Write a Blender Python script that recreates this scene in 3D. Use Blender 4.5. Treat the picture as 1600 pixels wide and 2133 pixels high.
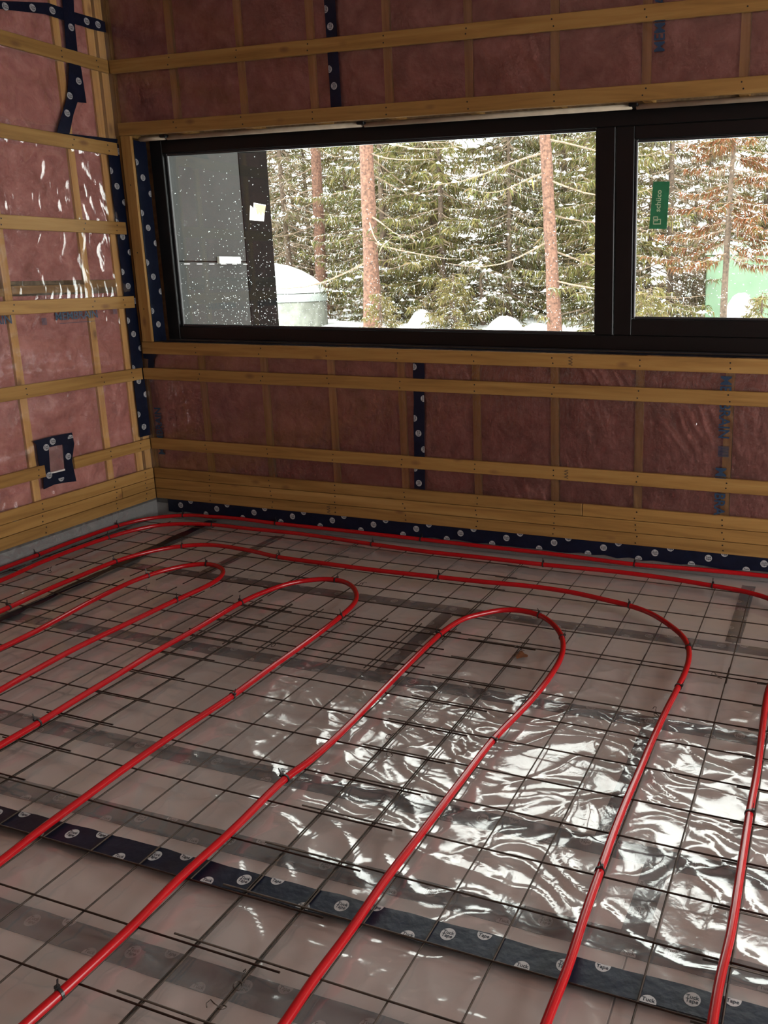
import bpy, bmesh, math, random
import numpy as np
from mathutils import Matrix, Vector
random.seed(7)
for o in list(bpy.data.objects):
    bpy.data.objects.remove(o)
SC = bpy.context.scene
COL = SC.collection

# ------------------------------------------------------------------ camera
CAM = Vector((3.617, -3.718, 1.404))
YAW, PITCH, ROLL, FPX = -0.32086, 0.22007, -0.00506, 1727.9
cd = bpy.data.cameras.new('camera')
cam = bpy.data.objects.new('camera', cd)
COL.objects.link(cam)
fwd = Vector((math.sin(YAW) * math.cos(PITCH), math.cos(YAW) * math.cos(PITCH), -math.sin(PITCH)))
rgt = Vector((math.cos(YAW), -math.sin(YAW), 0))
upv = rgt.cross(fwd)
r2 = rgt * math.cos(ROLL) + upv * math.sin(ROLL)
u2 = -rgt * math.sin(ROLL) + upv * math.cos(ROLL)
M = Matrix((r2, u2, -fwd)).transposed().to_4x4()
M.translation = CAM
cam.matrix_world = M
cd.sensor_fit = 'VERTICAL'
cd.sensor_height = 36.0
cd.sensor_width = 27.0
cd.lens = FPX / 2133 * 36
cd.shift_x = -(1132.77 - 800) / 2133
cd.shift_y = -(1066.5 - 946.66) / 2133
cd.clip_start = 0.02
SC.camera = cam

# ------------------------------------------------------------------ light
SKY = 3.0
w = bpy.data.worlds.new('overcast_sky')
SC.world = w
w.use_nodes = True
bg = w.node_tree.nodes['Background']
bg.inputs[0].default_value = (1.0, 0.99, 0.97, 1)
bg.inputs[1].default_value = SKY
SC.view_settings.view_transform = 'Standard'
SC.view_settings.look = 'None'
SC.view_settings.gamma = 1
SC.view_settings.use_curve_mapping = False
SC.view_settings.exposure = 1.6

RX, RY, RZ = 6.4, -6.6, 3.0            # room extents
DOOR = (-4.2, -0.35, 0.06, 2.2)         # opening in right wall: y0,y1,z0,z1
WIN = (0.105, 4.7, 1.02, 2.098)        # opening in back wall


def portal(loc, rot, sx, sy):
    ld = bpy.data.lights.new('daylight_portal', 'AREA')
    ld.shape = 'RECTANGLE'
    ld.size, ld.size_y = sx, sy
    ld.cycles.is_portal = True
    o = bpy.data.objects.new('daylight_portal', ld)
    COL.objects.link(o)
    o.location, o.rotation_euler = loc, rot


portal(((WIN[0] + WIN[1]) / 2, 0.24, (WIN[2] + WIN[3]) / 2), (-math.pi / 2, 0, 0), WIN[1] - WIN[0], WIN[3] - WIN[2])
portal((RX + .2, (DOOR[0] + DOOR[1]) / 2, (DOOR[2] + DOOR[3]) / 2), (0, math.pi / 2, 0), DOOR[3] - DOOR[2], DOOR[1] - DOOR[0])


# ------------------------------------------------------------------ helpers
def link(o, parent=None):
    COL.objects.link(o)
    if parent is not None:
        o.parent = parent
    return o


def tag(o, label=None, cat=None, group=None, kind=None):
    if label: o['label'] = label
    if cat: o['category'] = cat
    if group: o['group'] = group
    if kind: o['kind'] = kind
    return o


def empty(name, loc=(0, 0, 0)):
    o = bpy.data.objects.new(name, None)
    o.location = loc
    o.empty_display_size = .1
    return link(o)


def mesh(name, verts, faces, mat=None, parent=None, smooth=False):
    me = bpy.data.meshes.new(name)
    me.from_pydata([tuple(map(float, v)) for v in verts] if not isinstance(verts, np.ndarray) else verts.tolist(), [],
                   faces if not isinstance(faces, np.ndarray) else faces.tolist())
    if mat: me.materials.append(mat)
    if smooth:
        me.polygons.foreach_set('use_smooth', [True] * len(me.polygons))
    me.update()
    return link(bpy.data.objects.new(name, me), parent)


def inst(name, me, parent, loc=(0, 0, 0), rot=(0, 0, 0), sc=(1, 1, 1)):
    o = bpy.data.objects.new(name, me)
    o.location, o.rotation_euler, o.scale = loc, rot, sc
    return link(o, parent)


BOXF = [(0, 3, 2, 1), (4, 5, 6, 7), (0, 1, 5, 4), (1, 2, 6, 5), (2, 3, 7, 6), (3, 0, 4, 7)]


def boxdata(x0, x1, y0, y1, z0, z1):
    return [(x0, y0, z0), (x1, y0, z0), (x1, y1, z0), (x0, y1, z0), (x0, y0, z1), (x1, y0, z1), (x1, y1, z1), (x0, y1, z1)]


def box(name, b, mat, parent=None, bev=0.0):
    """bevelled box, b = (x0,x1,y0,y1,z0,z1)"""
    bm = bmesh.new()
    vs = [bm.verts.new(v) for v in boxdata(*b)]
    for f in BOXF:
        bm.faces.new([vs[i] for i in f])
    if bev:
        bmesh.ops.bevel(bm, geom=bm.edges[:], offset=bev, segments=1, affect='EDGES', profile=.5)
    me = bpy.data.meshes.new(name)
    bm.to_mesh(me)
    bm.free()
    me.materials.append(mat)
    return link(bpy.data.objects.new(name, me), parent)


def multibox(name, bs, mat, parent=None):
    v, f = [], []
    for b in bs:
        n = len(v)
        v += boxdata(*b)
        f += [tuple(i + n for i in q) for q in BOXF]
    return mesh(name, v, f, mat, parent)


def perlin(x, y, seed=0):
    rs = np.random.RandomState(seed)
    p = rs.permutation(256)
    p = np.concatenate([p, p])
    g = rs.rand(256) * 2 * np.pi
    xi, yi = np.floor(x).astype(int), np.floor(y).astype(int)
    xf, yf = x - xi, y - yi
    u, v = xf ** 3 * (xf * (xf * 6 - 15) + 10), yf ** 3 * (yf * (yf * 6 - 15) + 10)

    def gr(ix, iy, dx, dy):
        a = g[p[(p[ix & 255] + iy) & 255]]
        return np.cos(a) * dx + np.sin(a) * dy
    n00, n10 = gr(xi, yi, xf, yf), gr(xi + 1, yi, xf - 1, yf)
    n01, n11 = gr(xi, yi + 1, xf, yf - 1), gr(xi + 1, yi + 1, xf - 1, yf - 1)
    return ((n00 * (1 - u) + n10 * u) * (1 - v) + (n01 * (1 - u) + n11 * u) * v) * 1.41


def gridfaces(nu, nv):
    i = np.arange((nu - 1) * (nv - 1))
    a = (i // (nv - 1)) * nv + i % (nv - 1)
    return np.stack([a, a + nv, a + nv + 1, a + 1], 1)


# ------------------------------------------------------------------ materials
def newmat(name):
    m = bpy.data.materials.new(name)
    m.use_nodes = True
    nt = m.node_tree
    nt.nodes.clear()
    out = nt.nodes.new('ShaderNodeOutputMaterial')
    return m, nt, out


def N(nt, t, **kw):
    n = nt.nodes.new(t)
    for k, v in kw.items():
        if k.startswith('i_'):
            n.inputs[k[2:].replace('_', ' ')].default_value = v
        else:
            setattr(n, k, v)
    return n


def ramp(nt, stops):
    r = nt.nodes.new('ShaderNodeValToRGB')
    e = r.color_ramp.elements
    while len(e) < len(stops):
        e.new(.5)
    for q, (p, c) in zip(e, stops):
        q.position = p
        q.color = (*c, 1) if len(c) == 3 else c
    return r


def plain(name, col, rough=.6, metal=0, spec=.5, noise=0, nscale=20, bump=0, bscale=60):
    m, nt, out = newmat(name)
    b = N(nt, 'ShaderNodeBsdfPrincipled')
    b.inputs['Roughness'].default_value = rough
    b.inputs['Metallic'].default_value = metal
    b.inputs['Specular IOR Level'].default_value = spec
    geo = N(nt, 'ShaderNodeNewGeometry')
    nz = N(nt, 'ShaderNodeTexNoise', i_Scale=nscale, i_Detail=4.0)
    nt.links.new(geo.outputs['Position'], nz.inputs['Vector'])
    lo = tuple(max(0, c * (1 - noise)) for c in col)
    hi = tuple(min(1, c * (1 + noise)) for c in col)
    r = ramp(nt, [(.3, lo), (.7, hi)])
    nt.links.new(nz.outputs['Fac'], r.inputs['Fac'])
    nt.links.new(r.outputs['Color'], b.inputs['Base Color'])
    if bump:
        n2 = N(nt, 'ShaderNodeTexNoise', i_Scale=bscale, i_Detail=3.0)
        nt.links.new(geo.outputs['Position'], n2.inputs['Vector'])
        bp = N(nt, 'ShaderNodeBump', i_Strength=bump, i_Distance=.01)
        nt.links.new(n2.outputs['Fac'], bp.inputs['Height'])
        nt.links.new(bp.outputs['Normal'], b.inputs['Normal'])
    nt.links.new(b.outputs['BSDF'], out.inputs['Surface'])
    return m


def wood(name, axis, tint=(1, 1, 1)):
    m, nt, out = newmat(name)
    b = N(nt, 'ShaderNodeBsdfPrincipled', i_Roughness=.62)
    b.inputs['Specular IOR Level'].default_value = .25
    geo = N(nt, 'ShaderNodeNewGeometry')
    oi = N(nt, 'ShaderNodeObjectInfo')
    mul = N(nt, 'ShaderNodeMath', operation='MULTIPLY')
    mul.inputs[1].default_value = 37.0
    nt.links.new(oi.outputs['Random'], mul.inputs[0])
    add = N(nt, 'ShaderNodeVectorMath', operation='ADD')
    nt.links.new(geo.outputs['Position'], add.inputs[0])
    nt.links.new(mul.outputs[0], add.inputs[1])
    mp = N(nt, 'ShaderNodeMapping')
    s = [28, 28, 28]
    s['xyz'.index(axis)] = 1.6
    mp.inputs['Scale'].default_value = s
    nt.links.new(add.outputs[0], mp.inputs['Vector'])
    nz = N(nt, 'ShaderNodeTexNoise', i_Scale=1.0, i_Detail=6.0, i_Roughness=.6, i_Distortion=.6)
    nt.links.new(mp.outputs[0], nz.inputs['Vector'])
    T = lambda c: tuple(a * q for a, q in zip(c, tint))
    r = ramp(nt, [(.25, T((.165, .080, .020))), (.5, T((.255, .136, .037))), (.75, T((.32, .187, .060)))])
    nt.links.new(nz.outputs['Fac'], r.inputs['Fac'])
    # knots
    mk = N(nt, 'ShaderNodeMapping')
    s = [9, 9, 9]
    s['xyz'.index(axis)] = 4.2
    mk.inputs['Scale'].default_value = s
    nt.links.new(add.outputs[0], mk.inputs['Vector'])
    vo = N(nt, 'ShaderNodeTexVoronoi', i_Scale=1.0)
    nt.links.new(mk.outputs[0], vo.inputs['Vector'])
    kr = ramp(nt, [(.05, (1, 1, 1)), (.16, (0, 0, 0))])
    nt.links.new(vo.outputs['Distance'], kr.inputs['Fac'])
    mix = N(nt, 'ShaderNodeMixRGB')
    mix.inputs['Color2'].default_value = (.12, .05, .02, 1)
    kf = N(nt, 'ShaderNodeMath', operation='MULTIPLY')
    kf.inputs[1].default_value = .7
    nt.links.new(kr.outputs['Color'], kf.inputs[0])
    nt.links.new(kf.outputs[0], mix.inputs['Fac'])
    nt.links.new(r.outputs['Color'], mix.inputs['Color1'])
    # per-board tone
    hs = N(nt, 'ShaderNodeHueSaturation')
    mr = N(nt, 'ShaderNodeMapRange')
    mr.inputs['To Min'].default_value = .82
    mr.inputs['To Max'].default_value = 1.12
    nt.links.new(oi.outputs['Random'], mr.inputs['Value'])
    nt.links.new(mr.outputs[0], hs.inputs['Value'])
    nt.links.new(mix.outputs['Color'], hs.inputs['Color'])
    nt.links.new(hs.outputs['Color'], b.inputs['Base Color'])
    bp = N(nt, 'ShaderNodeBump', i_Strength=.15, i_Distance=.004)
    nt.links.new(nz.outputs['Fac'], bp.inputs['Height'])
    nt.links.new(bp.outputs['Normal'], b.inputs['Normal'])
    nt.links.new(b.outputs['BSDF'], out.inputs['Surface'])
    return m


WOODX, WOODY, WOODZ = wood('pine_x', 'x'), wood('pine_y', 'y'), wood('pine_z', 'z')
STUDW = wood('stud_lumber', 'z', (1.75, 1.8, 1.95))


def batt_mat():
    m, nt, out = newmat('pink_fibreglass')
    b = N(nt, 'ShaderNodeBsdfPrincipled', i_Roughness=.95)
    b.inputs['Specular IOR Level'].default_value = .1
    geo = N(nt, 'ShaderNodeNewGeometry')
    nz = N(nt, 'ShaderNodeTexNoise', i_Scale=9.0, i_Detail=5.0, i_Roughness=.62, i_Distortion=.5)
    nt.links.new(geo.outputs['Position'], nz.inputs['Vector'])
    r = ramp(nt, [(.28, (.25, .088, .070)), (.5, (.36, .140, .116)), (.74, (.48, .218, .188))])
    nt.links.new(nz.outputs['Fac'], r.inputs['Fac'])
    nt.links.new(r.outputs['Color'], b.inputs['Base Color'])
    n2 = N(nt, 'ShaderNodeTexNoise', i_Scale=16.0, i_Detail=5.0)
    nt.links.new(geo.outputs['Position'], n2.inputs['Vector'])
    bp = N(nt, 'ShaderNodeBump', i_Strength=.9, i_Distance=.03)
    nt.links.new(n2.outputs['Fac'], bp.inputs['Height'])
    nt.links.new(bp.outputs['Normal'], b.inputs['Normal'])
    nt.links.new(b.outputs['BSDF'], out.inputs['Surface'])
    return m


def film(name, veil, rough, gloss_min, bumps, tint=(1, 1, 1)):
    """clear polythene: transparent + thin milky diffuse + fresnel gloss; bumps=[(scale xyz, strength, dist)]"""
    m, nt, out = newmat(name)
    tr = N(nt, 'ShaderNodeBsdfTransparent')
    tr.inputs[0].default_value = (*tint, 1)
    df = N(nt, 'ShaderNodeBsdfDiffuse')
    df.inputs[0].default_value = (.82, .82, .80, 1)
    gl = N(nt, 'ShaderNodeBsdfGlossy')
    gl.inputs['Roughness'].default_value = rough
    gl.inputs[0].default_value = (1, 1, 1, 1)
    m1 = N(nt, 'ShaderNodeMixShader')
    m1.inputs[0].default_value = veil
    nt.links.new(tr.outputs[0], m1.inputs[1])
    nt.links.new(df.outputs[0], m1.inputs[2])
    geo = N(nt, 'ShaderNodeNewGeometry')
    prev = None
    for sc, st, di in bumps:
        mp = N(nt, 'ShaderNodeMapping')
        mp.inputs['Scale'].default_value = sc
        nt.links.new(geo.outputs['Position'], mp.inputs['Vector'])
        nz = N(nt, 'ShaderNodeTexNoise', i_Scale=1.0, i_Detail=2.5, i_Distortion=1.2)
        nt.links.new(mp.outputs[0], nz.inputs['Vector'])
        bp = N(nt, 'ShaderNodeBump', i_Strength=st, i_Distance=di)
        nt.links.new(nz.outputs['Fac'], bp.inputs['Height'])
        if prev: nt.links.new(prev.outputs[0], bp.inputs['Normal'])
        prev = bp
    fr = N(nt, 'ShaderNodeFresnel', i_IOR=1.5)
    if prev:
        nt.links.new(prev.outputs[0], gl.inputs['Normal'])
        nt.links.new(prev.outputs[0], fr.inputs['Normal'])
    mr = N(nt, 'ShaderNodeMapRange')
    mr.inputs['To Min'].default_value = gloss_min
    mr.inputs['To Max'].default_value = .9
    nt.links.new(fr.outputs[0], mr.inputs['Value'])
    m2 = N(nt, 'ShaderNodeMixShader')
    nt.links.new(mr.outputs[0], m2.inputs[0])
    nt.links.new(m1.outputs[0], m2.inputs[1])
    nt.links.new(gl.outputs[0], m2.inputs[2])
    nt.links.new(m2.outputs[0], out.inputs['Surface'])
    return m


BATT = batt_mat()
FILM_BACK = film('membrane_film', .01, .08, .08, [((26, 26, 9), .25, .02)])
FILM_LEFT = film('membrane_film_loose', .03, .06, .08, [((6, 12, 5), .04, .03)])
FILM_FLOOR = film('polythene_sheet', .15, .12, .08, [((14, 14, 14), .10, .012), ((45, 45, 45), .05, .005)])
NAVY = plain('navy_tape', (.0035, .006, .017), .34, spec=.28, noise=.25, nscale=30, bump=.12, bscale=35)
LOGOW = plain('tape_print_white', (.32, .32, .32), .5)
PRINTB = plain('membrane_print_blue', (.007, .027, .062), .6)
PRINTR = plain('batt_print_brown', (.16, .06, .05), .8)
STAMP = plain('lumber_stamp_ink', (.05, .03, .015), .8)
NAIL = plain('nail_steel_dark', (.02, .018, .016), .4, metal=.6)
BLACKF = plain('black_aluminium', (.004, .004, .004), .35, noise=.1, spec=.3)
BEAD = plain('black_rubber_gasket', (.03, .03, .032), .25)
RODM = plain('foam_backer_rod', (.42, .35, .25), .8, noise=.1)
OSB = plain('osb_sheathing', (.38, .26, .14), .85, noise=.35, nscale=40)
WIRE = plain('rusty_steel_wire', (.035, .022, .014), .55, metal=.35, noise=.5, nscale=60)
TIE = plain('black_nylon_tie', (.01, .01, .01), .4)
RED = plain('red_pex', (.31, .003, .006), .20, spec=.5, noise=.08, nscale=8)
SNOW = plain('snow', (.86, .88, .90), .8, noise=.03, bump=.3, bscale=12)
GREENTAPE = plain('green_sticker', (.02, .16, .07), .4, noise=.2)
GREENPRINT = plain('sticker_print', (.45, .55, .35), .5)


def foam_mat():
    m, nt, out = newmat('foam_board')
    b = N(nt, 'ShaderNodeBsdfPrincipled', i_Roughness=.8)
    geo = N(nt, 'ShaderNodeNewGeometry')
    nz = N(nt, 'ShaderNodeTexNoise', i_Scale=4.0, i_Detail=4.0, i_Distortion=1.0)
    nt.links.new(geo.outputs['Position'], nz.inputs['Vector'])
    r = ramp(nt, [(.28, (.62, .78, .77)), (.38, (.80, .82, .79)), (.60, (.82, .83, .80)), (.72, (.82, .76, .72))])
    nt.links.new(nz.outputs['Fac'], r.inputs['Fac'])
    nt.links.new(r.outputs['Color'], b.inputs['Base Color'])
    nt.links.new(b.outputs['BSDF'], out.inputs['Surface'])
    return m


FOAM = foam_mat()


def glass_mat():
    m, nt, out = newmat('window_glass')
    tr = N(nt, 'ShaderNodeBsdfTransparent')
    tr.inputs[0].default_value = (.93, .96, .94, 1)
    gl = N(nt, 'ShaderNodeBsdfGlossy')
    gl.inputs['Roughness'].default_value = .02
    fr = N(nt, 'ShaderNodeFresnel', i_IOR=1.45)
    mx = N(nt, 'ShaderNodeMixShader')
    nt.links.new(fr.outputs[0], mx.inputs[0])
    nt.links.new(tr.outputs[0], mx.inputs[1])
    nt.links.new(gl.outputs[0], mx.inputs[2])
    nt.links.new(mx.outputs[0], out.inputs['Surface'])
    return m


GLASS = glass_mat()


def speck_mat():
    m, nt, out = newmat('snow_speck')
    d = N(nt, 'ShaderNodeBsdfDiffuse')
    d.inputs[0].default_value = (.9, .9, .9, 1)
    t = N(nt, 'ShaderNodeBsdfTranslucent')
    t.inputs[0].default_value = (.9, .92, .93, 1)
    mx = N(nt, 'ShaderNodeMixShader')
    mx.inputs[0].default_value = .6
    nt.links.new(d.outputs[0], mx.inputs[1])
    nt.links.new(t.outputs[0], mx.inputs[2])
    nt.links.new(mx.outputs[0], out.inputs['Surface'])
    return m


SPECK = speck_mat()


def attr_mat(name, rough=.9, trans=.35):
    m, nt, out = newmat(name)
    at = N(nt, 'ShaderNodeAttribute', attribute_name='tone')
    d = N(nt, 'ShaderNodeBsdfDiffuse')
    t = N(nt, 'ShaderNodeBsdfTranslucent')
    nt.links.new(at.outputs['Color'], d.inputs[0])
    nt.links.new(at.outputs['Color'], t.inputs[0])
    mx = N(nt, 'ShaderNodeMixShader')
    mx.inputs[0].default_value = trans
    nt.links.new(d.outputs[0], mx.inputs[1])
    nt.links.new(t.outputs[0], mx.inputs[2])
    nt.links.new(mx.outputs[0], out.inputs['Surface'])
    return m


NEEDLE = attr_mat('conifer_needles')
BARK = plain('pine_bark', (.135, .067, .045), .9, noise=.6, nscale=22, bump=.9, bscale=28)
BARKD = plain('dark_bark', (.10, .07, .05), .9, noise=.5, nscale=24, bump=.9, bscale=28)
TWIG = plain('bare_twig', (.22, .16, .115), .9, noise=.4)

# ------------------------------------------------------------------ text / logo meshes
_tc = {}


def textmesh(txt, size=1.0, mat=None, align='CENTER'):
    key = (txt, size, mat.name)
    if key in _tc: return _tc[key]
    cu = bpy.data.curves.new('lettering', 'FONT')
    cu.body = txt
    cu.size = size
    cu.align_x = align
    cu.align_y = 'CENTER'
    cu.space_line = .72
    cu.offset = size * .018
    cu.resolution_u = 2
    o = bpy.data.objects.new('lettering', cu)
    COL.objects.link(o)
    bpy.context.view_layer.update()
    me = bpy.data.meshes.new_from_object(o.evaluated_get(bpy.context.evaluated_depsgraph_get()))
    bpy.data.objects.remove(o)
    bpy.data.curves.remove(cu)
    me.materials.clear()
    me.materials.append(mat)
    _tc[key] = me
    return me


def logo_mesh(clip=None):
    """white roundel with two navy words, in XY, normal +Z; clip 'lo'/'hi' keeps a part only"""
    R = .0165
    v, f, mi = [], [], []
    ang = [i * 2 * math.pi / 24 for i in range(24)]
    pts = [(R * math.cos(a), R * math.sin(a)) for a in ang]
    if clip == 'hi': pts = [(x, min(y, .002)) for x, y in pts]
    if clip == 'lo': pts = [(x, max(y, -.002)) for x, y in pts]
    v += [(x, y, 0) for x, y in pts]
    f.append(tuple(range(24)))
    mi.append(0)
    if clip is None:
        words = [('Tuck', .0045), ('Tape', -.0045)]
    elif clip == 'lo':
        words = [('Tuck', .0052)]
    else:
        words = [('Tape', -.0052)]
    for t, dy in words:
        tm = textmesh(t, .0125, NAVY)
        n = len(v)
        v += [(q.co.x, q.co.y + dy, .0004) for q in tm.vertices]
        f += [tuple(i + n for i in p.vertices) for p in tm.polygons]
        mi += [1] * len(tm.polygons)
    me = bpy.data.meshes.new('roundel')
    me.from_pydata(v, [], f)
    me.materials.append(LOGOW)
    me.materials.append(NAVY)
    me.polygons.foreach_set('material_index', mi)
    return me


LOGO, LOGO_LO, LOGO_HI = logo_mesh(), logo_mesh('lo'), logo_mesh('hi')


def frame_matrix(origin, udir, vdir):
    u, v = Vector(udir).normalized(), Vector(vdir).normalized()
    n = u.cross(v)
    m = Matrix((u, v, n)).transposed().to_4x4()
    m.translation = Vector(origin)
    return m


def tape(name, a, b, width, normal, parent, thick=.0012, logos=True, seed=0, ragged=.0015, step=.26):
    """strip of printed tape from a to b lying on a surface with the given normal"""
    a, b, n = Vector(a), Vector(b), Vector(normal).normalized()
    L = (b - a).length
    u = (b - a).normalized()
    v = n.cross(u)
    fm = frame_matrix(a, u, v)
    rs = random.Random(seed + int(L * 1000))
    k = max(2, int(L / .06))
    vs, fs = [], []
    for i in range(k + 1):
        s = L * i / k
        j1, j2 = rs.uniform(-ragged, ragged), rs.uniform(-ragged, ragged)
        vs += [(s, -width / 2 + j1, 0), (s, width / 2 + j2, 0), (s, width / 2 + j2, thick), (s, -width / 2 + j1, thick)]
    for i in range(k):
        p, q = 4 * i, 4 * i + 4
        fs += [(p + 3, q + 3, q + 2, p + 2), (p, p + 1, q + 1, q), (p, q, q + 3, p + 3), (p + 1, p + 2, q + 2, q + 1)]
    fs += [(0, 3, 2, 1), (4 * k, 4 * k + 1, 4 * k + 2, 4 * k + 3)]
    o = mesh(name, vs, fs, NAVY, parent)
    o.matrix_world = fm
    if logos:
        s = rs.uniform(.03, .1)
        while s < L - .03:
            inst('roundel', LOGO, o, (s, .004, thick + .0004))
            for fr_ in (.19, .69):
                if fr_ > .5 and s + step * fr_ < L - .02:
                    inst('roundel', LOGO_LO, o, (s + step * fr_, -width / 2 + .003, thick + .0004))
                if fr_ < .5 and s + step * (fr_ + .10) < L - .02:
                    inst('roundel', LOGO_HI, o, (s + step * (fr_ + .10), width / 2 - .003, thick + .0004))
            s += step
    return o


def flatpoly(name, pts, off, axis, mat, parent, thick=.0015):
    """polygon in the YZ plane (axis 0) or XZ plane (axis 1), given a little thickness"""
    if axis == 0:
        f3 = lambda p, d: (off + d, p[0], p[1])
    else:
        f3 = lambda p, d: (p[0], off - d, p[1])
    n = len(pts)
    v = [f3(p, 0) for p in pts] + [f3(p, thick) for p in pts]
    f = [tuple(range(n)), tuple(range(2 * n - 1, n - 1, -1))] + [(i, (i + 1) % n, n + (i + 1) % n, n + i) for i in range(n)]
    o = mesh(name, v, f, mat, parent)
    bm = bmesh.new()
    bm.from_mesh(o.data)
    bmesh.ops.recalc_face_normals(bm, faces=bm.faces[:])
    bm.to_mesh(o.data)
    bm.free()
    return o


# ------------------------------------------------------------------ SETTING
S = .4064
Z_E, Z_F, H_S = .1207, .303, .062
STRIP_Z = {'A': 2.405, 'G': 1.999, 'H': 1.596, 'I': 1.206, 'C': .811, 'D': .412}
SF0, SF1 = -.024, -.006      # furring front / back planes (depth into room from wall plane)

# wall_back: outer sheathing with the window opening
wall_back = multibox('wall_back', [(-.2, RX + .2, .14, .20, -.1, WIN[2]), (-.2, RX + .2, .14, .20, WIN[3], RZ + .1),
                                   (-.2, WIN[0], .14, .20, WIN[2], WIN[3]), (WIN[1], RX + .2, .14, .20, WIN[2], WIN[3])], OSB)
tag(wall_back, 'framed back wall with pink insulation, wood strips and long black window', 'wall', kind='structure')
# wall_left
wall_left = multibox('wall_left', [(-.20, -.14, RY, .14, -.1, RZ + .1)], OSB)
tag(wall_left, 'framed side wall with pale pink insulation and wood strips at the left', 'wall', kind='structure')


def nailset(strip, pts, axis, off):
    """small dark nail heads, joined per strip"""
    v, f = [], []
    for (a, z) in pts:
        n = len(v)
        for i in range(6):
            t = i * math.pi / 3
            p = a + .0040 * math.cos(t), z + .0040 * math.sin(t)
            v.append((p[0], off, p[1]) if axis == 1 else (off, p[0], p[1]))
        f.append(tuple(range(n, n + 6)) if axis == 1 else tuple(range(n + 5, n - 1, -1)))
    o = mesh('nail_heads', v, f, NAIL, strip)
    return o


rn = random.Random(3)


def strip_back(x0, x1, z0, z1, nails=True, mat=None):
    o = box('furring_strip', (x0, x1, SF0, SF1, z0, z1), mat or WOODX, wall_back, .002)
    if nails:
        pts = []
        for k in range(0, 16):
            X = S * k
            if x0 + .02 < X < x1 - .02:
                zc = (z0 + z1) / 2
                pts += [(X + rn.uniform(-.008, .008), zc + .014 + rn.uniform(-.004, .004)), (X + rn.uniform(-.008, .008), zc - .014 + rn.uniform(-.004, .004))]
        if pts: nailset(o, pts, 1, SF0 - .0006)
    return o


def strip_left(y0, y1, z0, z1):
    o = box('furring_strip', (-SF1, -SF0, y0, y1, z0, z1), WOODY, wall_left, .002)
    pts = []
    for Y in LEFT_STUDS:
        if y0 + .02 < Y < y1 - .02:
            zc = (z0 + z1) / 2
            pts += [(Y + rn.uniform(-.01, .01), zc + .014), (Y + rn.uniform(-.01, .01), zc - .014)]
    if pts: nailset(o, pts, 0, -SF0 + .0006)
    return o


# studs and batts in the back wall
bx = [0.012] + [S * k for k in range(1, 16)]
for i, X in enumerate(bx):
    for z0, z1 in ((.04, WIN[2] - .005), (WIN[3] + .005, RZ)):
        j0, j1 = rn.uniform(-.004, .004), rn.uniform(-.004, .004)
        box('stud', (X - .019 + j0, X + .019 + j0, 0, .139, z0, z1), STUDW, wall_back)
box('plate', (0, RX, .0005, .139, .0, .0395), WOODX, wall_back)


def batt(u0, u1, z0, z1, plane, parent, amp, seed):
    nu, nz = 16, max(8, int((z1 - z0) / .025))
    U, Z = np.meshgrid(np.linspace(0, 1, nu), np.linspace(z0, z1, nz), indexing='ij')
    X = u0 + (u1 - u0) * U
    h = perlin(X * 7 + 3, Z * 7 + seed, seed) * amp + perlin(X * 16, Z * 13 + seed, seed + 1) * amp * .5
    edge = np.minimum(1, np.minimum(U, 1 - U) * 7)
    d = -.012 + .010 * edge + np.clip(h * edge, -.035, .008)       # + = towards the room
    d = np.minimum(d, .004)
    V = np.stack([X, -d, Z], -1) if plane == 'back' else np.stack([d, X, Z], -1)
    F = gridfaces(nu, nz)
    if plane == 'left': F = F[:, ::-1] if False else F
    return mesh('insulation_batt', V.reshape(-1, 3), F, BATT, parent, True)


for i in range(len(bx) - 1):
    a, b = bx[i] + .021, bx[i + 1] - .021
    batt(a, b, .05, WIN[2] - .01, 'back', wall_back, .010, 10 + i)
    batt(a, b, WIN[3] + .01, RZ, 'back', wall_back, .010, 40 + i)

# left wall framing
LEFT_STUDS = [-.03, -.095, -.302, -.758] + [-.758 - S * k for k in range(1, 14)]
for Y in LEFT_STUDS:
    wd = .022 if Y > -.2 else .019
    box('stud', (-.139, 0, Y - wd, Y + wd, .04, RZ), STUDW, wall_left)
box('plate', (-.139, -.0005, RY, 0, 0, .0395), WOODY, wall_left)
box('blocking', (-.139, -.001, -.737, -.323, 1.30, 1.338), WOODY, wall_left)
box('blocking', (-.139, -.001, -.281, -.119, 1.32, 1.358), WOODY, wall_left)
box('blocking', (-.139, -.001, -1.14, -.779, 1.29, 1.328), WOODY, wall_left)
for i in range(1, len(LEFT_STUDS) - 1):
    a, b = LEFT_STUDS[i + 1] + .021, LEFT_STUDS[i] - .021
    batt(a, b, .05, 1.29, 'left', wall_left, .030, 80 + i)
    batt(a, b, 1.36, RZ, 'left', wall_left, .030, 120 + i)


# membranes (one sheet over each wall), wrinkled
def membrane_back(x0, x1, z0, z1, seed):
    nx, nz = int((x1 - x0) / .0085), int((z1 - z0) / .0085)
    X, Z = np.meshgrid(np.linspace(x0, x1, nx), np.linspace(z0, z1, nz), indexing='ij')
    a = perlin(X * 2.2, Z * 2.2, seed)
    ac, al = X * .87 + Z * .5 + .02 * perlin(X * 6, Z * 6, seed + 4), X * .5 - Z * .87
    wr = (1 - np.abs(perlin(ac * 19, al * 3.2, seed + 1))) ** 7
    patch_ = np.clip(-.05 + 1.7 * perlin(X * 2.4, Z * 3.1, seed + 2), 0, 1) * np.clip((X - .8) / 1.6, 0, 1)
    h = .0035 + .0012 * a + .0115 * wr * patch_
    V = np.stack([X, -.004 - h, Z], -1).reshape(-1, 3)
    return mesh('vapour_membrane', V, gridfaces(nx, nz), FILM_BACK, wall_back, True)


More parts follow.
